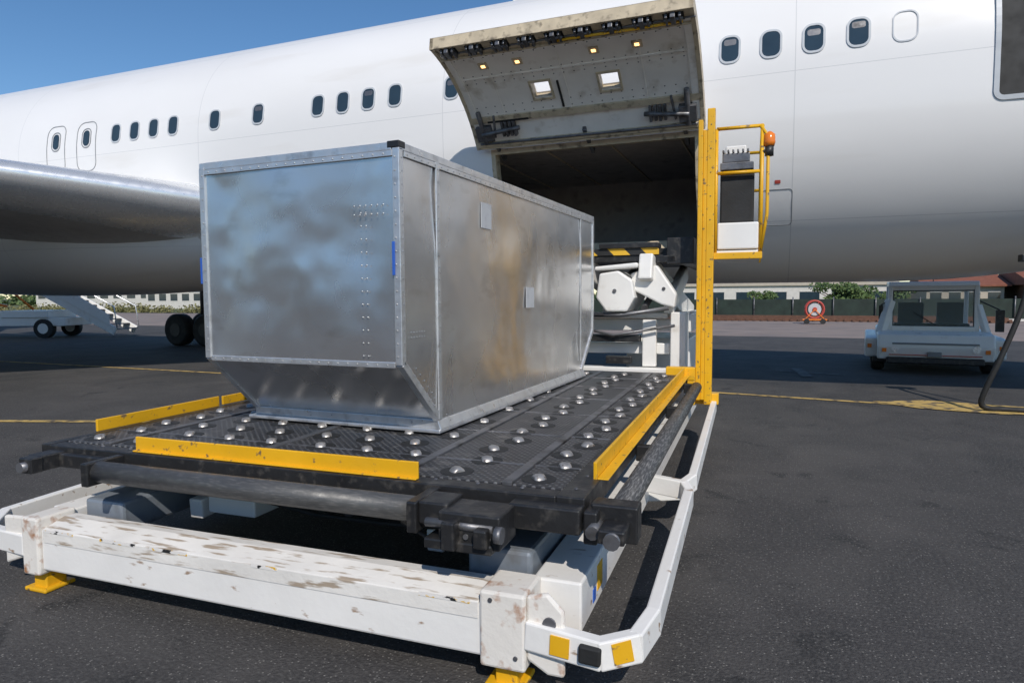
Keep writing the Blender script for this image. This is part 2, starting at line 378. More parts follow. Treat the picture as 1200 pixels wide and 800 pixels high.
e=B("cargo_door_edges",AC,M['primer'],.005)
for i in range(len(dv)-1):
    for xa in (X0,X1-.06): arcbox(e,xa,xa+.06,dv[i],dv[i+1],.003,.165,dpnt)
arcbox(e,X0,X1,.985,1.0,.003,.17,dpnt);arcbox(e,X0,X1,0,.015,.003,.15,dpnt)
for xa in (-5.02,-3.98):
    for q in ((xa-.035,xa,.37,.51),(xa+.28,xa+.315,.37,.51),(xa-.035,xa+.315,.355,.37),(xa-.035,xa+.315,.51,.525)): arcbox(e,q[0],q[1],q[2],q[3],.004,.15,dpnt)
e.done()
e=B("cargo_door_latch_beam",AC,M['primer'],.006)
arcbox(e,X0+.06,X1-.06,.86,.985,.13,.15,dpnt);arcbox(e,X0+.06,X1-.06,.85,.865,.13,.19,dpnt);e.done()
e=B("cargo_door_latches",AC,M['grey'],.005);e2=B("cargo_door_latch_pockets",AC,M['dark'])
for i in range(9):
    x=X0+.25+i*.395
    arcbox(e2,x-.13,x+.13,.885,.965,.148,.156,dpnt)
    arcbox(e,x-.10,x-.07,.88,.975,.15,.22,dpnt);arcbox(e,x+.07,x+.10,.88,.975,.15,.22,dpnt)
    e.path([dpnt(x-.12,.93,.2),dpnt(x+.12,.93,.2)],.022,8);arcbox(e,x-.03,x+.03,.90,.985,.15,.235,dpnt)
    e.path([dpnt(x+.13,.91,.17),dpnt(x+.27,.91,.17)],.014,6)
e.done();e2.done()
e=B("cargo_door_ribs",AC,M['liner'],.004)
for xa in (-5.6,-4.5,-3.35):
    for i in range(3,11): arcbox(e,xa,xa+.02,dv[i],dv[i+1],.13,.142,dpnt)
arcbox(e,X0+.06,X1-.06,.60,.615,.13,.145,dpnt)
for i in range(1,11):
    arcbox(e,X0+.06,X0+.16,dv[i],dv[i+1],.13,.155,dpnt);arcbox(e,X1-.16,X1-.06,dv[i],dv[i+1],.13,.155,dpnt)
e.done()
e=B("cargo_door_fasteners",AC,M['grey'])
nn=(dpnt(-4,.5,.14)-dpnt(-4,.5,.13)).normalized()
for v in (.29,.345,.56,.595,.63,.8):
    for i in range(22): e.dome(dpnt(X0+.2+i*.155,v,.131),.012,.006,nn,6)
e.done()
e=B("cargo_door_lower_beam",AC,M['primer'],.005);arcbox(e,X0+.06,X1-.06,.22,.27,.13,.17,dpnt);arcbox(e,X0+.06,X1-.06,.02,.06,.13,.17,dpnt);e.done()
e=B("cargo_door_mechanism",AC,M['grey'],.005)
for sgn,xa in ((1,X0+.1),(-1,X1-.1)):
    arcbox(e,min(xa,xa+sgn*.25),max(xa,xa+sgn*.25),.08,.2,.13,.24,dpnt)
    e.path([dpnt(xa+sgn*.1,.14,.25),dpnt(xa+sgn*.75,.17,.22)],.035,10)
    e.path([dpnt(xa+sgn*.12,.05,.2),dpnt(xa+sgn*.12,.33,.2)],.04,10)
    e.path([dpnt(xa+sgn*.3,.1,.2),dpnt(xa+sgn*.35,.28,.17)],.02,8)
    for k in range(4): arcbox(e,xa+sgn*(.45+k*.07)-.02,xa+sgn*(.45+k*.07)+.02,.1,.22,.13,.2+.02*(k%2),dpnt)
e.path([dpnt(X0+.1,.05,.18),dpnt(X1-.1,.05,.18)],.02,8)
e.done()
e=B("cargo_door_wiring",AC,M['black'])
for k in range(14):
    x=X0+.3+k*.24+random.uniform(-.05,.05);arcbox(e,x,x+random.uniform(.02,.06),.84,.86+random.uniform(0,.02),.13,.18,dpnt)
arcbox(e,-4.62,-4.59,.28,.5,.13,.15,dpnt);arcbox(e,-5.9,-5.2,.22,.235,.17,.18,dpnt)
e.done()
e=B("cargo_door_yellow_cable",AC,M['yellow']);e.path([dpnt(-4.4,.9,.2),dpnt(-3.9,.915,.22),dpnt(-3.3,.9,.21),dpnt(-2.7,.9,.2)],.018,6);e.done()
e=B("cargo_door_lamps",AC,M['lamp']);f_=B("cargo_door_lamp_housings",AC,M['primer'])
for x in (-5.62,-5.08,-3.95,-3.35):
    arcbox(f_,x-.07,x+.07,.69,.75,.13,.15,dpnt);arcbox(e,x-.03,x+.03,.708,.732,.15,.156,dpnt)
e.done();f_.done()
e=B("cargo_door_hinge_arms",AC,M['grey'],.01)
for x in (-5.9,-4.35,-2.85): e.beam(Vector((x,.3,4.0)),dpnt(x,.1,.15),.06,.1)
e.done()
# wing
def airfoil(le_x,y,z,c,t,k=14):
    pts=[]
    def th(u): return 5*t*(.2969*math.sqrt(u)-.126*u-.3516*u*u+.2843*u**3-.1036*u**4)
    us=[(1-math.cos(math.pi*i/k))/2 for i in range(k+1)]
    for u in us[::-1]: pts.append((le_x-u*c,y,z+th(u)*c*.8-u*c*.03))
    for u in us[1:]: pts.append((le_x-u*c,y,z-th(u)*c*1.1-u*c*.03))
    return pts
def wing(name,side):
    st=[(1.0,-11.6,3.62,9.6,.15),(-.1,-12.3,3.66,9.0,.15),(-1.5,-13.3,3.8,8.2,.14),(-4,-14.9,4.0,6.9,.13),(-8,-17.4,4.4,5.4,.12),(-14,-21.2,5.0,4.0,.11),(-21,-25.6,5.7,2.3,.1)]
    rows=[]
    for y,lx,z,c,t in st:
        yy=y if side<0 else 2*RF-y
        rows.append(airfoil(lx,yy,z,c,t,28))
    o=grid(name,AC,M['fus'],rows,flip=(side<0))
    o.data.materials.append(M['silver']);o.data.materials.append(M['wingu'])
    n=len(rows[0])-1
    for i,p in enumerate(o.data.polygons):
        j=i%n
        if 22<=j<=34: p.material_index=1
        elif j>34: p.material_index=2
    return o
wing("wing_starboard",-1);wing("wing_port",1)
rows=[]
for i in range(21):
    t=-1+2*i/20;r_=max(0.01,(1-abs(t)**2.6))**.5
    rows.append([(-19.5+8.2*t,RF+ 3.0*r_*math.cos(a),3.0+1.28*r_*math.sin(a)) for a in [2*math.pi*k/40 for k in range(40)]])
grid("belly_fairing",AC,M['fus'],rows,closed=True,flip=True)
b_=B("tail_fin",AC,M['fus'],.05);b_.prism([(-31,7.0),(-36.5,14.5),(-39.5,14.5),(-39.2,6.8)],RF-.15,RF+.15,'y');b_.done()
b_=B("tailplane",AC,M['fus'],.05)
for sg in (-1,1): b_.hexa([(-34.5,RF,6.2),(-39,RF,6.2),(-41,RF+sg*9,6.9),(-39,RF+sg*9,6.9),(-34.5,RF,6.5),(-39,RF,6.4),(-41,RF+sg*9,7.0),(-39,RF+sg*9,7.0)])
b_.done()
for nm,yy in (("engine_starboard",-6.8),("engine_port",2*RF+6.8)):
    prof=[(0,1.15),(.15,1.3),(.6,1.4),(1.8,1.42),(3.2,1.2),(4.0,.95),(4.6,.75)]
    grid(nm,AC,M['fus'],[[(-13.3-u,yy+r_*math.cos(a),2.45+r_*math.sin(a)) for a in [2*math.pi*k/32 for k in range(32)]] for u,r_ in prof],closed=True)
    b_=B(nm+"_fan",AC,M['grey']);b_.path([(-13.9,yy,2.45),(-14.1,yy,2.45)],1.2,32);b_.path([(-13.4,yy,2.45),(-13.9,yy,2.45)],[.02,.3],16);b_.done()
    b_=B(nm+"_pylon",AC,M['fus'],.03);b_.prism([(-14,3.7),(-16,4.35),(-20,4.3),(-17.5,3.4)],yy-.15,yy+.15,'y');b_.done()
def wheel(bt,bh,x,y,z,r,w):
    bt.path([(x,y-w/2,z),(x,y-w/2+.05,z),(x,y+w/2-.05,z),(x,y+w/2,z)],[r*.86,r,r,r*.86],24)
    bh.path([(x,y-w/2-.015,z),(x,y+w/2+.015,z)],r*.42,16)
bt=B("gear_tyres",AC,M['rubber']);bh=B("gear_hubs",AC,M['black']);bs=B("gear_struts",AC,M['grey'])
for yy in (RF-4.65,RF+4.65):
    for ax in (-20.7,-19.4):
        for dy in (-.55,.55): wheel(bt,bh,ax,yy+dy,.55,.55,.42)
    bs.path([(-20.1,yy,.6),(-20.1,yy,3.6)],.16,14);bs.path([(-20.8,yy,.6),(-19.3,yy,.6)],.1,10);bs.path([(-20.1,yy,1.6),(-19.0,yy,3.4)],.07,8)
for dy in (-.3,.3): wheel(bt,bh,6.2,RF+dy,.47,.47,.3)
bs.path([(6.2,RF,.5),(6.2,RF,2.6)],.1,12)
bt.done();bh.done();bs.done()
b_=B("antenna",AC,M['fus'],.01);b_.prism([(-6.2,7.33),(-6.45,7.75),(-6.6,7.75),(-6.65,7.33)],RF-.02,RF+.02,'y');b_.done()
# ------------------------------------------------------------------ loader
L=root("cargo_loader",(-1.07,2.51,0),R(3))
BL=-2.76
b_=B("front_beam",L,M['whitechip'],.012);b_.prism([(-.09,.14),(.1,.14),(.1,.40),(.03,.405),(-.09,.37)],BL,-.1);b_.done()
b_=B("front_beam_worn_top",L,M['whiteworn'],.006);b_.prism([(-.094,.30),(-.094,.375),(.03,.412),(.105,.408),(.105,.39),(.02,.39),(-.085,.35)],BL+.02,-.12);b_.done()
b_=B("front_beam_hazard_chips",L,M['hazworn'],0)
def chip(x0,x1,za=.362,zb=.3765): b_.hexa([(x0,-.0965,za),(x1,-.0965,za),(x1,-.09,za),(x0,-.09,za),(x0,-.0965,zb),(x1,-.0965,zb),(x1,-.09,zb),(x0,-.09,zb)])
for x0,x1 in ((BL+.03,-2.5),(-2.3,-2.05),(-1.95,-1.7),(-1.3,-1.15),(-.4,-.16)): chip(x0,x1)
b_.done()
b_=B("corner_posts",L,M['rusty'],.012);b_.box(-.11,.09,-.11,.12,.11,.435);b_.box(BL-.13,BL,-.11,.12,.11,.435)
b_.prism([(.09,.16),(.18,.11),(.25,.11),(.25,.38),(.18,.45),(.09,.43)],-.09,-.06,'y')
b_.prism([(BL-.13,.2),(BL-.3,.14),(BL-.3,.42),(BL-.13,.43)],-.09,-.06,'y');b_.done()
b_=B("post_bolts",L,M['grey'])
b_.path([(.19,-.10,.33),(.19,-.085,.33)],.028,14);b_.path([(-.06,-.116,.40),(-.06,-.105,.40)],.010,8);b_.path([(.05,-.116,.17),(.05,-.105,.17)],.010,8);b_.done()
b_=B("yellow_feet",L,M['yellow'],.008)
for x,y in ((-.01,0),(BL-.07,0),(-.01,4.8),(-2.99,4.8)):
    b_.box(x-.05,x+.05,y-.06,y+.06,.01,.12);b_.box(x-.09,x+.08,y-.09,y+.09,0.002,.025)
b_.done()
b_=B("side_beams",L,M['whitechip'],.01)
b_.box(.05,.27,.12,7.6,.2,.42);b_.box(BL-.2,BL-.02,.125,7.6,.2,.42)
b_.box(BL-.02,.04,1.6,1.72,.16,.3);b_.box(BL-.02,.04,4.3,4.45,.16,.3);b_.box(BL-.02,.04,7.4,7.6,.16,.4);b_.done()
b_=B("warning_decals",L,M['yellow']);b_.box(.268,.274,.42,.52,.26,.38);b_.done()
b_=B("blue_decal",L,M['blue']);b_.box(.268,.274,.33,.38,.24,.3);b_.done()
b_=B("inner_channels",L,M['bluegrey'],.02)
b_.box(-.28,.03,.16,5.0,.30,.51);b_.box(-2.74,-2.44,.16,5.0,.30,.48);b_.done()
b_=B("scissor_arms",L,M['white'],.01)
for x in (-.62,-2.25):
    b_.beam((x,.5,.36),(x,4.6,.6),.1,.12);b_.beam((x+.14,.5,.6),(x+.14,4.6,.36),.1,.12)
b_.box(-2.65,-.45,.42,.56,.54,.64);b_.box(-2.5,-.3,.3,.36,.58,.66);b_.box(-2.65,-.45,4.4,4.55,.52,.64)
b_.box(-2.15,-1.8,.5,2.2,.35,.5)
b_.done()
b_=B("lift_cylinders",L,M['grey']);b_.path([(-1.5,1.0,.3),(-1.5,3.0,.5)],.07,14);b_.path([(-2.6,1.0,.33),(-2.2,3.0,.5)],.05,14)
b_.done()
b_=B("hydraulic_hoses",L,M['rubber'])
b_.path([(-.5,.35,.5),(-.9,.5,.42),(-1.4,.55,.40),(-2,.5,.5)],.014,8);b_.path([(-.5,.42,.52),(-1.0,.5,.46),(-1.5,.6,.43),(-2.1,.52,.53)],.012,8);b_.path([(-.3,.2,.56),(-.45,.16,.5),(-.7,.3,.52)],.01,8);b_.done()
def rail(name,pts,h=.1,w=.05,m='whitechip'):
    b=B(name,L,M[m],.008)
    for i in range(len(pts)-1):
        a=Vector(pts[i]);c=Vector(pts[i+1]);d=(c-a).normalized()*.012
        b.beam(a-d,c+d,w,h)
    return b.done()
rail("guard_rail_front",[(.1,-.08,.27),(.40,-.10,.25),(.53,-.03,.27),(.57,.15,.29),(.57,1.75,.35),(.53,1.84,.37),(.25,1.88,.39)],.12,.06)
rail("guard_rail_rear",[(.25,2.1,.25),(.48,2.15,.27),(.55,2.3,.3),(.55,5.0,.42),(.5,5.2,.44),(.25,5.2,.46)],.12,.06)
rail("guard_rail_left",[(BL-.13,-.08,.27),(-3.25,-.05,.27),(-3.42,.15,.29),(-3.42,1.75,.33),(-3.0,1.9,.38)],.12,.06)
b_=B("rail_hazard_marks",L,M['yellow']);b_.beam((.2,-.119,.262),(.28,-.124,.258),.008,.08);b_.beam((.45,-.105,.258),(.52,-.07,.272),.012,.085);b_.beam((.45,2.115,.268),(.5,2.13,.27),.01,.09);b_.done()
b_=B("rail_black_pad",L,M['rubber'],.01);b_.beam((.32,-.13,.256),(.41,-.132,.252),.03,.075);b_.done()
# deck
XL=-3.08
b_=B("deck_frame",L,M['black'],.006)
b_.box(XL-.02,XL+.05,.17,5.0,.66,.775);b_.box(.14,.27,.17,5.0,.66,.775);b_.box(XL+.05,.14,.17,.27,.66,.772);b_.box(XL+.05,.14,4.9,5.0,.66,.772)
for y in (1.2,2.3,3.4): b_.box(XL+.05,.14,y,y+.08,.64,.73)
b_.done()
b_=B("deck_frame_bolts",L,M['grey'])
for i in range(22): b_.dome((.20,.3+i*.22,.776),.011,.006,(0,0,1),8)
for i in range(14): b_.dome((-2.9+i*.22,.245,.773),.011,.006,(0,0,1),8)
b_.done()
b_=B("deck_plates",L,M['deck'],.003)
cols=[(-3.02,-2.72),(-2.66,-1.7),(-1.66,-.72),(-.66,-.16),(-.1,.14)]
rowsy=[(.28,.62),(.65,1.35),(1.38,2.1),(2.13,2.85),(2.88,3.6),(3.63,4.3),(4.33,4.89)]
for x0,x1 in cols:
    for y0,y1 in rowsy: b_.box(x0,x1,y0,y1,.755,.775)
b_.done()
b_=B("deck_rails",L,M['grey'],.003)
for x in (-2.69,-1.68,-.69,-.13): b_.box(x-.025,x+.025,.28,4.9,.74,.785)
for y0,y1 in rowsy[1:]: b_.box(-3.02,.14,y0-.024,y0-.006,.74,.779)
b_.done()
b_=B("deck_under",L,M['black']);b_.box(-3.0,.1,.3,4.85,.735,.745);b_.done()
wh=B("caster_wheels",L,M['wheel']);pk=B("caster_pockets",L,M['dark']);hub=B("caster_hubs",L,M['grey'])
for ci,(x0,x1) in enumerate(cols):
    n=max(1,int((x1-x0)/.27));
    for r_ in range(18):
        y=.40+r_*.25
        for k in range(n):
            x=x0+(k+.5+(.22 if r_%2 else -.22)*(n>1))*(x1-x0)/n
            if n==1: x+=(.03 if r_%2 else -.03)
            A=[(x+.085*math.cos(a),y+.085*math.sin(a)) for a in [2*math.pi*q/18 for q in range(18)]]
            pk.prism(A,.770,.7775,'z')
            a=R([35,28,42,-35][(r_+k+ci)%4 if ci>2 else (r_+k)%3]+random.uniform(-5,5))
            u=Vector((math.cos(a),math.sin(a),.0));c=Vector((x,y,.760))
            ww=.03
            wh.path([c-u*ww,c-u*ww*.8,c-u*ww*.3,c+u*ww*.3,c+u*ww*.8,c+u*ww],[.030,.038,.042,.042,.038,.030],14)
            hub.path([c-u*.04,c+u*.04],.012,8)
wh.done();pk.done();hub.done()
b_=B("front_roller",L,M['roller']);b_.path([(-2.42,.015,.70),(-.47,.015,.70)],.058,24);b_.done()
b_=B("side_roller",L,M['rollerw']);b_.path([(.40,.28,.69),(.40,4.5,.69)],.055,20);b_.done()
b_=B("roller_brackets",L,M['black'],.008)
b_.box(-2.47,-2.42,-.06,.18,.63,.76);b_.box(-.47,-.42,-.07,.18,.62,.76)
b_.box(-3.0,-2.88,.02,.18,.66,.75);b_.box(-2.98,-2.5,.12,.17,.66,.74);b_.box(-2.97,-2.87,-.05,.02,.66,.75)
b_.box(-.42,-.28,-.05,.12,.66,.76);b_.box(-.30,-.02,-.1,.1,.60,.745);b_.box(-.26,-.2,-.16,-.08,.60,.72);b_.box(-.36,-.05,-.12,.0,.585,.63);b_.box(-.12,-.06,-.15,-.08,.62,.7)
b_.box(-.05,.27,.08,.17,.64,.75);b_.box(.28,.34,.1,.3,.6,.74);b_.box(.30,.5,.16,.27,.6,.76);b_.box(.36,.47,.02,.16,.64,.70)
for y in (1.5,3.0,4.5): b_.box(.27,.42,y,y+.06,.62,.72)
b_.done()
b_=B("bracket_pins",L,M['grey']);b_.path([(-.36,-.09,.69),(-.05,-.09,.69)],.02,10);b_.path([(-.03,-.12,.68),(.0,-.12,.68)],.035,10);b_.path([(.33,.05,.67),(.33,.2,.67)],.03,10);b_.path([(.42,.0,.66),(.42,.16,.66)],.035,12)
b_.path([(-2.92,-.08,.70),(-2.92,.0,.70)],.03,10)
for x in (-.27,-.17,-.07): b_.path([(x,-.108,.65),(x,-.098,.65)],.012,8)
b_.done()
b_=B("yellow_guides",L,M['yellow'],.004)
b_.beam((.245,.48,.815),(.245,4.95,.815),.018,.085);b_.beam((-3.11,.54,.815),(-3.11,1.6,.815),.018,.08);b_.beam((-3.11,1.64,.815),(-3.11,2.6,.815),.018,.07)
b_.beam((-2.38,.22,.815),(-.56,.22,.815),.015,.085);b_.box(.255,.31,.48,4.95,.774,.782);b_.done()
b_=B("front_guide_step",L,M['yellow'],.003);b_.box(-2.38,-.56,.19,.213,.774,.782);b_.done()
# rear structure, bridge
b_=B("bridge_frame",L,M['white'],.012)
b_.box(-3.2,.03,5.15,5.3,.62,.80);b_.box(-3.2,.03,5.35,5.5,.95,1.08);b_.box(-3.2,.03,5.5,5.65,1.22,1.36)
b_.box(.05,.22,5.2,5.6,.42,1.45);b_.box(-3.3,-3.1,5.2,5.6,.42,1.4)
b_.box(-.28,-.12,5.25,5.34,.81,1.36);b_.box(.06,.24,5.62,8.0,1.2,1.42);b_.box(-3.2,-3.0,5.66,8.0,1.2,1.42)
b_.done()
b_=B("bridge_scissors",L,M['white'],.02)
for x in (-.95,-2.9):
    b_.beam((x,5.2,1.98),(x+.1,7.8,1.45),.12,.26);b_.beam((x+.2,5.5,1.5),(x+.2,7.8,2.0),.12,.22)
b_.beam((-.22,5.05,1.98),(.02,7.8,1.35),.16,.3);b_.beam((.02,5.3,1.55),(-.05,7.8,1.98),.12,.24)
b_.prism([(-.78,1.62),(-.66,1.46),(-.42,1.46),(-.33,1.62),(-.36,1.82),(-.52,1.93),(-.74,1.90)],5.0,5.8,'y')
b_.prism([(-.40,1.90),(-.10,1.99),(.12,1.66),(.10,1.50),(-.05,1.54),(-.36,1.70)],5.12,5.3,'y')
b_.box(-1.2,.0,5.4,5.6,1.37,1.44)
b_.prism([(-.80,1.98),(-.30,2.02),(-.30,1.96),(-.80,1.93)],5.0,5.25,'y')
b_.done()
b_=B("bridge_cylinders",L,M['grey']);b_.path([(-.25,5.2,1.5),(-.25,6.8,1.9)],.04,12);b_.path([(-.9,5.1,1.42),(-.5,5.05,1.42),(.04,5.1,1.5)],.025,10);b_.path([(-1.2,5.2,1.3),(-.6,5.15,1.18),(.1,5.2,1.3)],.015,8)
b_.done()
b_=B("bridge_pivot_pins",L,M['grey']);b_.path([(-.56,4.985,1.7),(-.56,5.0,1.7)],.022,14);b_.path([(-.02,5.11,1.72),(-.02,5.12,1.72)],.02,12);b_.done()
b_=B("bridge_platform",L,M['black'],.008);b_.box(-3.2,.1,5.4,8.1,2.08,2.2);b_.box(-3.2,.1,5.3,5.4,2.04,2.12);b_.box(.1,.3,5.3,7.9,2.02,2.25);b_.box(-.15,.1,5.2,5.3,2.02,2.1);b_.done()
b_=B("bridge_hazard_edge",L,M['hazard'],.003);b_.box(-3.2,-.1,5.28,5.30,2.12,2.2);b_.done()
b_=B("bridge_front_guards",L,M['black'],.01);b_.box(-.8,-.1,5.25,5.5,2.2,2.26);b_.box(.0,.3,5.2,5.5,2.0,2.3);b_.done()
b_=B("bridge_bumper",L,M['black'],.02);b_.box(-3.0,.1,8.15,8.5,2.1,2.26);b_.done()
b_=B("bridge_lower_details",L,M['black'],.01);b_.box(-1.0,-.3,5.2,5.32,1.1,1.18);b_.box(-.7,-.4,5.18,5.3,.84,.93);b_.done()
# mast
b_=B("mast",L,M['yellow'],.008);b_.box(.36,.41,4.85,4.93,.5,3.5);b_.box(.45,.53,4.88,4.97,.45,3.62);b_.box(.41,.45,4.88,4.93,.5,3.4)
b_.box(.05,.36,4.8,4.92,.72,.86);b_.box(.28,.36,4.8,4.92,.45,.715);b_.box(.3,.6,4.98,5.1,.44,.56);b_.box(-.02,.27,4.8,4.9,.66,.71);b_.done()
b_=B("mast_bolts",L,M['grey'])
for i in range(12): b_.dome((.49,4.879,.7+i*.25),.007,.006,(0,-1,0),8)
b_.done()
b_=B("operator_cage_rails",L,M['yellow'])
pr_=lambda pts,r=.02:b_.path(pts,r,10)
xa,xb,ya,yb=.54,1.0,5.0,6.4
for z in (3.42,2.95): pr_([(xa,ya,z),(xb,ya,z),(xb,yb,z),(xa,yb,z)])
for x,y in ((xa,ya),(xb,ya),(xb,yb),(xb,(ya+yb)/2)): pr_([(x,y,2.05),(x,y,3.42)])
pr_([(xb,ya,2.1),(xb+.06,ya-.02,2.5),(xb+.06,ya-.02,3.3),(xb-.02,ya,3.42)],.018);b_.done()
b_=B("operator_platform",L,M['white'],.015);b_.box(.52,1.0,5.0,6.4,2.05,2.13);b_.box(.56,.98,4.98,5.3,2.135,2.42);b_.done()
b_=B("operator_platform_trim",L,M['yellow'],.006);b_.box(.52,1.02,4.96,4.995,2.03,2.10);b_.done()
b_=B("padded_screen",L,M['rubber'],.02);b_.box(.58,.93,5.05,5.1,2.42,2.98);b_.done()
b_=B("control_console",L,M['grey'],.01);b_.box(.58,.92,5.0,5.35,2.98,3.06);b_.box(.6,.88,5.02,5.3,3.06,3.16)
for k in range(6): b_.box(.6+k*.05,.62+k*.05,5.0,5.28,3.16,3.2)
b_.done()
b_=B("console_body",L,M['white'],.015);b_.box(.62,.84,5.32,5.55,3.0,3.3);b_.done()
b_=B("beacon",L,M['orange']);b_.path([(1.07,5.0,3.2),(1.07,5.0,3.24),(1.07,5.0,3.32),(1.07,5.0,3.35)],[.05,.06,.055,.02],16);b_.done()
b_=B("beacon_bracket",L,M['black']);b_.path([(1.07,5.0,3.1),(1.07,5.0,3.2)],.045,12);b_.path([(1.0,5,3.15),(1.07,5,3.15)],.02,8);b_.done()
b_=B("rear_chassis",L,M['white'],.02);b_.box(-.6,.2,6.0,7.4,.5,1.1);b_.box(-3.2,-2.6,6.0,7.4,.5,1.1);b_.done()
bt=B("loader_tyres",L,M['rubber']);bh=B("loader_hubs",L,M['white'])
for y in (6.2,):
    for x in (-.1,-2.9): bt.path([(x-.12,y,.36),(x+.12,y,.36)],.36,20);bh.path([(x-.13,y,.36),(x+.13,y,.36)],.18,16)
bt.done();bh.done()
# ------------------------------------------------------------------ container
CT=root("air_cargo_container",(-2.048,3.209,.79),0)
W,LN,HT,ZC,INS=1.506,3.93,1.722,.465,.424
ZB=.075
def prof_y(z):
    if z>=ZC: return 0,LN
    t=(ZC-z)/(ZC-ZB);return INS*t,LN-INS*t
def dent(p,amp=.011):
    v=Vector(p)
    return amp*(1.5*noise.noise(v*1.1+Vector((2,9,4)))+.3*noise.noise(v*3.0+Vector((5,3,1)))+.10*noise.noise(v*8))
def ctgrid(name,fn,nu,nv,nrm,amp=.011):
    rows=[]
    nrm=Vector(nrm)
    for i in range(nv+1):
        r_=[]
        for j in range(nu+1):
            u=j/nu;v=i/nv;p=Vector(fn(u,v));e=min(1,8*min(u,1-u,v,1-v))
            r_.append(p+nrm*(dent(p,amp)*e-.004))
        rows.append(r_)
    o=grid(name,CT,M['sheet'],rows)
    if o.data.polygons[len(o.data.polygons)//2].normal.dot(nrm)<0: o.data.flip_normals()
ctgrid("front_panel",lambda u,v:(-W+W*u,0,ZC+(HT-ZC)*v),60,50,(0,-1,0),.024)
ctgrid("rear_panel",lambda u,v:(-W+W*u,LN,ZC+(HT-ZC)*v),30,20,(0,1,0))
cn=Vector((0,-(ZC-ZB),-INS)).normalized()
ctgrid("front_chamfer_panel",lambda u,v:(-W+W*u,INS*(1-v),ZB+(ZC-ZB)*v),40,16,cn,.004)
ctgrid("rear_chamfer_panel",lambda u,v:(-W+W*u,LN-INS*(1-v),ZB+(ZC-ZB)*v),20,10,(0,-cn.y,cn.z),.008)
def side(x):
    def f(u,v):
        z=ZB+(HT-ZB)*v;a,b=prof_y(z);return (x,a+(b-a)*u,z)
    return f
ctgrid("side_panel",side(0),130,60,(1,0,0),.015);ctgrid("side_panel_back",side(-W),40,20,(-1,0,0))
ctgrid("roof_panel",lambda u,v:(-W+W*u,LN*v,HT),20,40,(0,0,1))
b_=B("edge_trims",CT,M['alu'],.004)
t=.045;o=t/2-.006
def tb(a,b,w=t,h=t): b_.beam(a,b,w,h)
for x in (-o,-W+o):
    tb((x,o,ZC),(x,o,HT-.03));tb((x,LN-o,ZC),(x,LN-o,HT-.03))
    tb((x,-.0,HT-.02),(x,LN,HT-.02));
    tb((x,o,ZC+.01),(x,INS+o,ZB));tb((x,LN-o,ZC+.01),(x,LN-INS-o,ZB))
for y in (o,LN-o): tb((-W+.045,y,HT-.0205),(-.045,y,HT-.0205));tb((-W+.045,y,ZC),(-.045,y,ZC),.04,.035)
b_.done()
b_=B("base_pallet",CT,M['alu'],.005)
b_.box(-W-.03,.03,INS-.05,LN-INS+.05,0,.022);b_.box(-W,0.0,INS-.01,LN-INS+.01,.022,.08)
b_.prism([(0.004,.08),(.03,.022),(0.0,.022)],INS-.03,LN-INS+.03,'y');b_.done()
b_=B("panel_seams",CT,M['alu'],.002)
b_.box(-.001,.009,.41,.45,ZB+.01,HT-.04);b_.box(-.001,.006,LN-.5,-.46+LN,ZB+.1,HT-.04)
b_.box(-.001,.008,.05,LN-.05,HT-.075,HT-.043)
b_.box(-W+.04,-.04,-.008,.001,HT-.075,HT-.043);b_.done()
b_=B("rivets",CT,M['rivet'])
rv=lambda p,n: b_.dome(p,.0055,.003,n)
z=ZC+.05
while z<HT-.05:
    rv((.0105,.43,z),(1,0,0))
    if z<1.35: rv((-.22,-.010,z),(0,-1,0));rv((-.255,-.010,z),(0,-1,0))
    rv((-.022,-.0075,z),(0,-1,0));rv((.0065,.022,z),(1,0,0));rv((-W+.022,-.0075,z),(0,-1,0))
    rv((.007,LN-.48,z),(1,0,0));z+=.075
x=-W+.08
while x<-.05:
    rv((x,-.009,HT-.06),(0,-1,0));rv((x,-.0045,ZC),(0,-1,0));x+=.07
y=.08
while y<LN-.05:
    rv((.009,y,HT-.06),(1,0,0));y+=.08
for i in range(9):
    z=ZC-.03-i*.042;a,_=prof_y(z);rv((.0075,a+.05,z),(1,0,0));rv((.001,a+.12,z),(1,0,0))
for i in range(12):
    rv((.003,.10+.03*(i%6),.62+.03*(i//6)),(1,0,0))
    rv((-.1-.04*(i%6),-.010,1.33+.05*(i//6)),(0,-1,0))
b_.done()
b_=B("corner_caps",CT,M['black'],.004);b_.box(-.07,.009,-.009,.06,HT-.03,HT+.008);b_.done()
b_=B("labels",CT,M['label']);b_.box(.004,.008,1.05,1.22,HT-.38,HT-.2);b_.box(.004,.008,1.9,2.08,.76,.93);b_.done()
b_=B("strap",CT,M['blue'],.002);b_.box(-.045,-.027,-.014,-.008,.98,1.17);b_.box(-W-.03,-W-.01,.0,.04,.95,1.12);b_.done()
b_=B("side_fittings",CT,M['alu'],.002);b_.box(-W-.02,-W,.02,.1,.5,.8);b_.done()
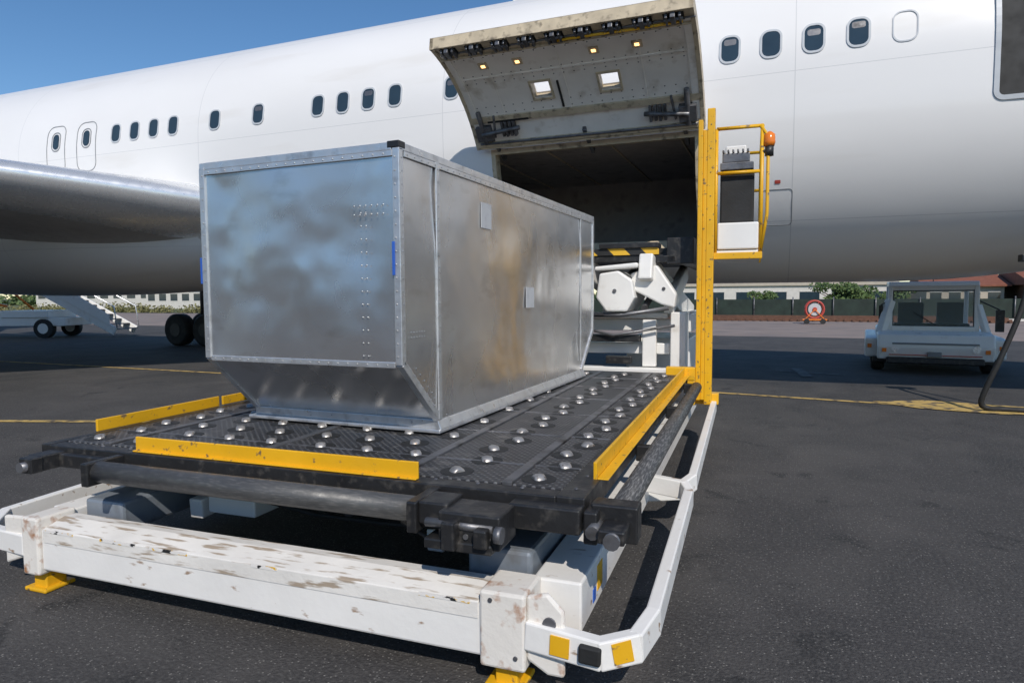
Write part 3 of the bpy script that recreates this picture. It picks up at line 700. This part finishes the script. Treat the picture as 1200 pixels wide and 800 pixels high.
# ------------------------------------------------------------------ tow tractor
T=root("tow_tractor",(2.75,16.6,0),R(-5))
b_=B("body",T,M['tugwhite'],.04)
b_.prism([(-.9,.28),(-1.0,.55),(-.85,.80),(-.3,.86),(2.6,.86),(2.6,.28)],-1.02,1.02)
b_.prism([(-.6,.3),(-.65,.7),(-.3,.74),(2.4,.74),(2.4,.3)],-1.25,-1.0);b_.prism([(-.6,.3),(-.65,.7),(-.3,.74),(2.4,.74),(2.4,.3)],1.0,1.25)
b_.done()
b_=B("cab_frame",T,M['tugwhite'],.02)
b_.prism([(-.15,1.8),(-.1,1.9),(1.5,1.92),(1.6,1.85),(1.6,1.8)],-.82,.82)
for x in (-.78,.78): b_.beam((x,-.2,.84),(x,-.05,1.82),.09,.1);b_.beam((x,1.5,.84),(x,1.5,1.82),.08,.1)
b_.beam((-.95,-.3,.8),(-.78,-.1,1.5),.16,.16);b_.beam((.95,-.3,.8),(.8,-.1,1.4),.12,.12);b_.beam((-.75,-.22,.9),(.75,-.22,.9),.08,.1);b_.beam((-.75,-.06,1.76),(.75,-.06,1.76),.06,.1)
b_.done()
b_=B("windscreen",T,M['cglass']);b_.hexa([(-.74,-.19,.92),(.74,-.19,.92),(.74,-.18,.92),(-.74,-.18,.92),(-.74,-.06,1.75),(.74,-.06,1.75),(.74,-.05,1.75),(-.74,-.05,1.75)]);b_.done()
b_=B("windscreen_gasket",T,M['black'])
b_.beam((-.74,-.2,.95),(.74,-.2,.95),.02,.03);b_.beam((-.74,-.07,1.71),(.74,-.07,1.71),.02,.03);b_.beam((-.735,-.2,.93),(-.735,-.07,1.73),.03,.03);b_.beam((.735,-.2,.93),(.735,-.07,1.73),.03,.03)
b_.beam((.1,-.2,.95),(-.35,-.16,1.25),.015,.02);b_.done()
b_=B("seats_and_wheel",T,M['dark'],.04);b_.box(-.6,-.1,.7,.8,.9,1.45);b_.box(.15,.65,.7,.8,.9,1.45);b_.box(-.7,.7,.1,.4,.86,1.0);b_.path([(-.35,.35,1.2),(-.35,.38,1.22)],.18,18);b_.done()
b_=B("bumper",T,M['black'],.03);b_.box(-.85,.85,-.98,-.85,.2,.34);b_.box(-1.1,1.1,-.6,2.3,.18,.32);b_.done()
b_=B("front_recess",T,M['greyline'],.01);b_.beam((-.75,-.965,.62),(.75,-.965,.62),.05,.035);b_.box(-.12,.12,-1.03,-.95,.36,.46);b_.done()
b_=B("headlamps",T,M['silver']);b_.path([(-.7,-1.0,.52),(-.7,-.9,.52)],.07,14);b_.path([(.7,-1.0,.52),(.7,-.9,.52)],.07,14);b_.done()
b_=B("marker_lamps",T,M['orange']);b_.box(-.93,-.85,-1.0,-.92,.44,.52);b_.box(.85,.93,-1.0,-.92,.44,.52);b_.box(-1.2,-1.12,-.67,-.6,.5,.58);b_.box(1.12,1.2,-.67,-.6,.5,.58);b_.done()
b_=B("reflective_strip",T,M['red']);b_.box(-.8,.8,-.995,-.95,.38,.395);b_.done()
b_=B("mirrors",T,M['black'],.01);b_.box(-1.0,-.92,-.2,-.15,1.1,1.4);b_.box(1.1,1.25,-.2,-.14,.85,1.3);b_.path([(.8,-.1,1.5),(1.17,-.17,1.3)],.015,6);b_.path([(-.8,-.1,1.5),(-.96,-.17,1.4)],.015,6);b_.path([(0,-.1,1.9),(0,-.1,2.05)],.01,6);b_.done()
bt=B("tyres",T,M['rubber']);bh=B("hubs",T,M['grey'])
for x in (-1.0,1.0):
    for y in (-.25,1.9): bt.path([(x-.13,y,.32),(x-.09,y,.32),(x+.09,y,.32),(x+.13,y,.32)],[.28,.32,.32,.28],20);bh.path([(x-.14,y,.32),(x+.14,y,.32)],.15,14)
bt.done();bh.done()
# ------------------------------------------------------------------ stairs truck
ST=root("passenger_stairs_truck",(-29.2,18.6,0),.402)
b_=B("chassis",ST,M['tugwhite'],.03);b_.box(-6.5,.9,-.9,.9,.5,.85);b_.box(-6.5,-4.6,-.95,.95,.5,2.0);b_.box(-1.8,.2,-.95,.9,.85,1.15);b_.done()
b_=B("stair_stringers",ST,M['tugwhite'],.02)
for y in (-.75,.75): b_.beam((2.9,y,.25),(-3.5,y,3.9),.08,.35);
b_.done()
b_=B("stair_treads",ST,M['grey'],.01)
for i in range(19):
    t_=i/18;x=2.9-6.4*t_;z=.32+3.65*t_;b_.box(x-.16,x+.14,-.7,.7,z,z+.04)
b_.done()
b_=B("stair_sides",ST,M['tugwhite'],.01)
for y in (-.82,): b_.hexa([(2.7,y,.5),(-3.5,y,4.05),(-3.5,y+.03,4.05),(2.7,y+.03,.5),(2.7,y,.95),(-3.5,y,4.9),(-3.5,y+.03,4.9),(2.7,y+.03,.95)])
b_.done()
b_=B("stair_support",ST,M['orange']);b_.path([(-2.4,-.9,1.9),(-1.2,-.9,1.9),(-.4,-.9,1.2)],.05,8);b_.beam((-4.2,-.9,1.8),(-1.5,-.9,1.35),.08,.1);b_.done()
b_=B("stair_rails",ST,M['silver']);b_.path([(3.0,-.8,.4),(2.9,-.8,1.3),(-3.5,-.8,4.95)],.03,8);b_.path([(3.0,.8,.4),(2.9,.8,1.3),(-3.5,.8,4.95)],.03,8);b_.done()
bt=B("tyres",ST,M['rubber']);bh=B("hubs",ST,M['white'])
for x in (0,-5.2):
    for y in (-.85,.85): bt.path([(x,y-.13,.4),(x,y+.13,.4)],.4,20);bh.path([(x,y-.14,.4),(x,y+.14,.4)],.22,14)
bt.done();bh.done()
# ------------------------------------------------------------------ ground power cable
GC=root("ground_power_cable",(0,0,0))
b_=B("cable",GC,M['rubber']);
cp=[(3.05,11.3,2.12),(2.98,11.1,1.9),(2.86,11.0,1.4),(2.66,10.95,.8),(2.5,10.95,.35),(2.45,10.97,.12),(2.55,10.99,.045),(2.8,11.0,.042),(3.6,10.9,.042),(5.5,10.4,.042)]
def cr(pts,n=8):
    pts=[Vector(p) for p in pts];out=[]
    for i in range(len(pts)-1):
        p0=pts[max(i-1,0)];p1=pts[i];p2=pts[i+1];p3=pts[min(i+2,len(pts)-1)]
        for k in range(n):
            t=k/n;out.append(.5*((2*p1)+(-p0+p2)*t+(2*p0-5*p1+4*p2-p3)*t*t+(-p0+3*p1-3*p2+p3)*t**3))
    out.append(pts[-1]);return out
b_.path(cr(cp),.038,10);b_.path(cr([(3.12,11.3,2.12),(3.15,11.1,1.7),(3.1,11.0,1.0),(3.2,10.95,.5),(3.6,10.9,.1),(4.5,10.7,.042)]),.03,10);b_.done()
b_=B("connector",GC,M['black'],.01);b_.box(2.9,3.3,11.2,11.4,2.08,2.18);b_.done()
# ------------------------------------------------------------------ background
F=root("perimeter_fence",(0,0,0))
b_=B("panels",F,M['fence']);b_.box(-40,60,49.3,49.34,.1,1.3);b_.done()
b_=B("posts",F,M['grey'])
for i in range(41): b_.path([(-40+i*2.5,49.2,0),(-40+i*2.5,49.2,1.45)],.04,6)
b_.done()
b_=B("kerb",F,M['wallw'],.01);b_.box(-40,60,46.6,46.85,0,.13);b_.done()
RT=root("rail_track_stack",(0,0,0));b_=B("rails",RT,M['rust'],.01)
for k in range(3): b_.box(-14,11,43.6+k*.7,43.75+k*.7,.0,.2+.06*k)
for i in range(60): b_.box(-14+i*.42,-13.85+i*.42,43.3,45.4,.02,.12)
b_.done()
HR=root("hose_reel_cart",(1.1,40,0),.1);HR.scale=(.82,.82,.85)
b_=B("reel",HR,M['red']);
for y in (-.2,.2): b_.path([(.75*math.cos(a)*.75,y,.95+.56*math.sin(a)) for a in [2*math.pi*k/20 for k in range(21)]],.06,8,False)
for k in range(6):
    a=math.pi*k/3;b_.path([(0,0,.95),(.56*math.cos(a),0,.95+.56*math.sin(a))],.03,6)
b_.path([(0,-.25,.95),(0,.25,.95)],.14,14);b_.done()
b_=B("hose",HR,M['label']);b_.path([(0,-.18,.95),(0,.18,.95)],.4,20);b_.done()
b_=B("frame",HR,M['orange'],.01);b_.box(-.75,.75,-.3,.3,.25,.33);b_.beam((-.6,-.25,.3),(0,-.25,.95),.05,.05);b_.beam((.6,-.25,.3),(0,-.25,.95),.05,.05);b_.done()
b_=B("tyres",HR,M['rubber'])
for x in (-.5,.5): b_.path([(x,-.35,.18),(x,-.25,.18)],.18,14)
b_.done()
def building(name,x0,x1,y0,y1,h,wall,roofm,gable=True,wins=8,eave=.4,rh=1.6,back=False):
    r_=root(name,(0,0,0))
    b=B("walls",r_,M[wall]);b.box(x0,x1,y0,y1,0,h);b.done()
    b=B("roof",r_,M[roofm])
    if gable: b.prism([(y0-eave,h),((y0+y1)/2,h+rh),(y1+eave,h),(y1+eave,h-.12),(y0-eave,h-.12)],x0-eave,x1+eave)
    else: b.box(x0-.2,x1+.2,y0-.2,y1+.2,h,h+.3)
    b.done()
    b=B("windows",r_,M['glass']);yw=y1 if back else y0;s=-1 if back else 1
    for i in range(wins):
        x=x0+(i+.5)*(x1-x0)/wins;ww=(x1-x0)/wins*.3;ya=sorted((yw-.03*s,yw+.05*s));b.box(x-ww,x+ww,ya[0],ya[1],h*.4,h*.75)
    b.done();b=B("window_frames",r_,M['wallw'])
    for i in range(wins):
        x=x0+(i+.5)*(x1-x0)/wins;ww=(x1-x0)/wins*.33;ya=sorted((yw-.02*s,yw+.04*s));b.box(x-ww,x+ww,ya[0],ya[1],h*.36,h*.4);b.box(x-ww,x+ww,ya[0],ya[1],h*.75,h*.79)
    b.done()
building("long_beige_building",-18,9,72,82,2.5,'wallw','wall',False,9)
building("beige_house",10.5,16,66,74,2.3,'wall','roof',True,4,rh=1.0)
building("dark_roof_shed",17,40,62,74,2.4,'rust','roof',True,8,rh=1.4)
building("red_roof_house",-92,-80,72,82,3.0,'wallw','roof',True,5)
building("red_roof_house",-77,-69,74,82,3.2,'wall','roof',True,3)
building("warehouse",-140,-96,85,100,4,'wallw','wall',False,12)
building("added_reflection_building",-75,10,-62,-45,8,'brick','wall',False,16,back=True)  # unseen brick block added behind the camera for the container metal to reflect
def foliage(name,blobs,n,leaf,m='leaf'):
    r_=B(name,None,M[m])
    for _ in range(n):
        c,rad=random.choice(blobs)
        while True:
            v=Vector((random.uniform(-1,1),random.uniform(-1,1),random.uniform(-1,1)))
            if .3<v.length<1: break
        p=Vector(c)+Vector((v.x*rad[0],v.y*rad[1],v.z*rad[2]))
        if p.z<.02: p.z=abs(p.z)+.02
        a=Vector((random.gauss(0,1),random.gauss(0,1),random.gauss(0,1))).normalized();b=a.orthogonal().normalized();s=leaf*random.uniform(.5,1.2)
        vs=[r_.bm.verts.new(p+a*s),r_.bm.verts.new(p+b*s*.7),r_.bm.verts.new(p-a*s),r_.bm.verts.new(p-b*s*.7)]
        r_.bm.faces.new(vs)
    r_.sm=True;return r_.done()
def tree(name,x,y,h,w,n=1500):
    r_=root(name,(x,y,0));t=B("trunk",r_,M['rust']);t.path([(0,0,0),(.05,0,h*.35),(0,.05,h*.7)],[.14,.1,.05],8)
    for k in range(5):
        a=k*1.26;t.path([(0,0,h*(.3+.06*k)),(w*.35*math.cos(a),w*.35*math.sin(a),h*(.55+.06*k))],[.05,.02],6)
    t.done()
    bl=[((random.uniform(-.3,.3)*w,random.uniform(-.3,.3)*w,h*random.uniform(.45,.85)),(w*.25,w*.25,h*.17)) for _ in range(9)]
    o=foliage("crown",bl,n,.14);o.parent=r_
tree("tree",3.0,58,2.7,4,1800);tree("tree",4.6,60,2.5,3.5,1500);tree("tree",-2.5,60,2.1,2.5,900);tree("tree",8,64,2.4,3,900)
bl=[]
for i in range(150):
    x=-190+i*2.6;bl.append(((x,108+random.uniform(-6,6),random.uniform(.5,1.4)),(2.6,2.5,random.uniform(1.0,2.0))))
foliage("distant_trees",bl,16000,.45)
bl=[((-95+i*1.3,53+random.uniform(-1,1),.3),(1.2,1,random.uniform(.5,1.0))) for i in range(60)]
foliage("verge_bushes",bl,7000,.13,'leafdry')
# ------------------------------------------------------------------ camera
psi,th,rho=.402,.069,-.006
Fv=Vector((-math.sin(psi)*math.cos(th),math.cos(psi)*math.cos(th),-math.sin(th)));Rv=Vector((math.cos(psi),math.sin(psi),0));Uv=Rv.cross(Fv)
R2=Rv*math.cos(rho)+Uv*math.sin(rho);U2=-Rv*math.sin(rho)+Uv*math.cos(rho)
cd=bpy.data.cameras.new("camera");cd.sensor_width=36;cd.lens=773.8/1200*36;cd.clip_end=6000;cd.clip_start=.05
co=bpy.data.objects.new("camera",cd);COL.objects.link(co)
mt=Matrix((R2,U2,-Fv)).transposed().to_4x4();mt.translation=(0,0,1.65);co.matrix_world=mt;S.camera=co
# ------------------------------------------------------------------ light
EL=42;sx,sy=.56,-.828
sd=Vector((sx*math.cos(R(EL)),sy*math.cos(R(EL)),math.sin(R(EL))))
sl=bpy.data.lights.new("sun","SUN");sl.energy=3.7;sl.angle=R(.5);sl.color=(1,.94,.86);so=bpy.data.objects.new("sun",sl);COL.objects.link(so)
so.rotation_euler=sd.to_track_quat('Z','Y').to_euler();so.location=(10,-10,20)
w=bpy.data.worlds.new("World");S.world=w;w.use_nodes=True;nt=w.node_tree
sk=nt.nodes.new("ShaderNodeTexSky");sk.sky_type='NISHITA';sk.sun_disc=False;sk.sun_elevation=R(EL);sk.sun_rotation=math.atan2(sx,sy)
sk.air_density=1.0;sk.dust_density=.25;sk.ozone_density=2.2;sk.altitude=600
hs=nt.nodes.new("ShaderNodeHueSaturation");hs.inputs["Saturation"].default_value=1.2;nt.links.new(sk.outputs[0],hs.inputs["Color"])
bg=nt.nodes["Background"];bg.inputs[1].default_value=.12;nt.links.new(hs.outputs[0],bg.inputs[0])
S.view_settings.view_transform='Standard';S.view_settings.look='None';S.view_settings.exposure=0
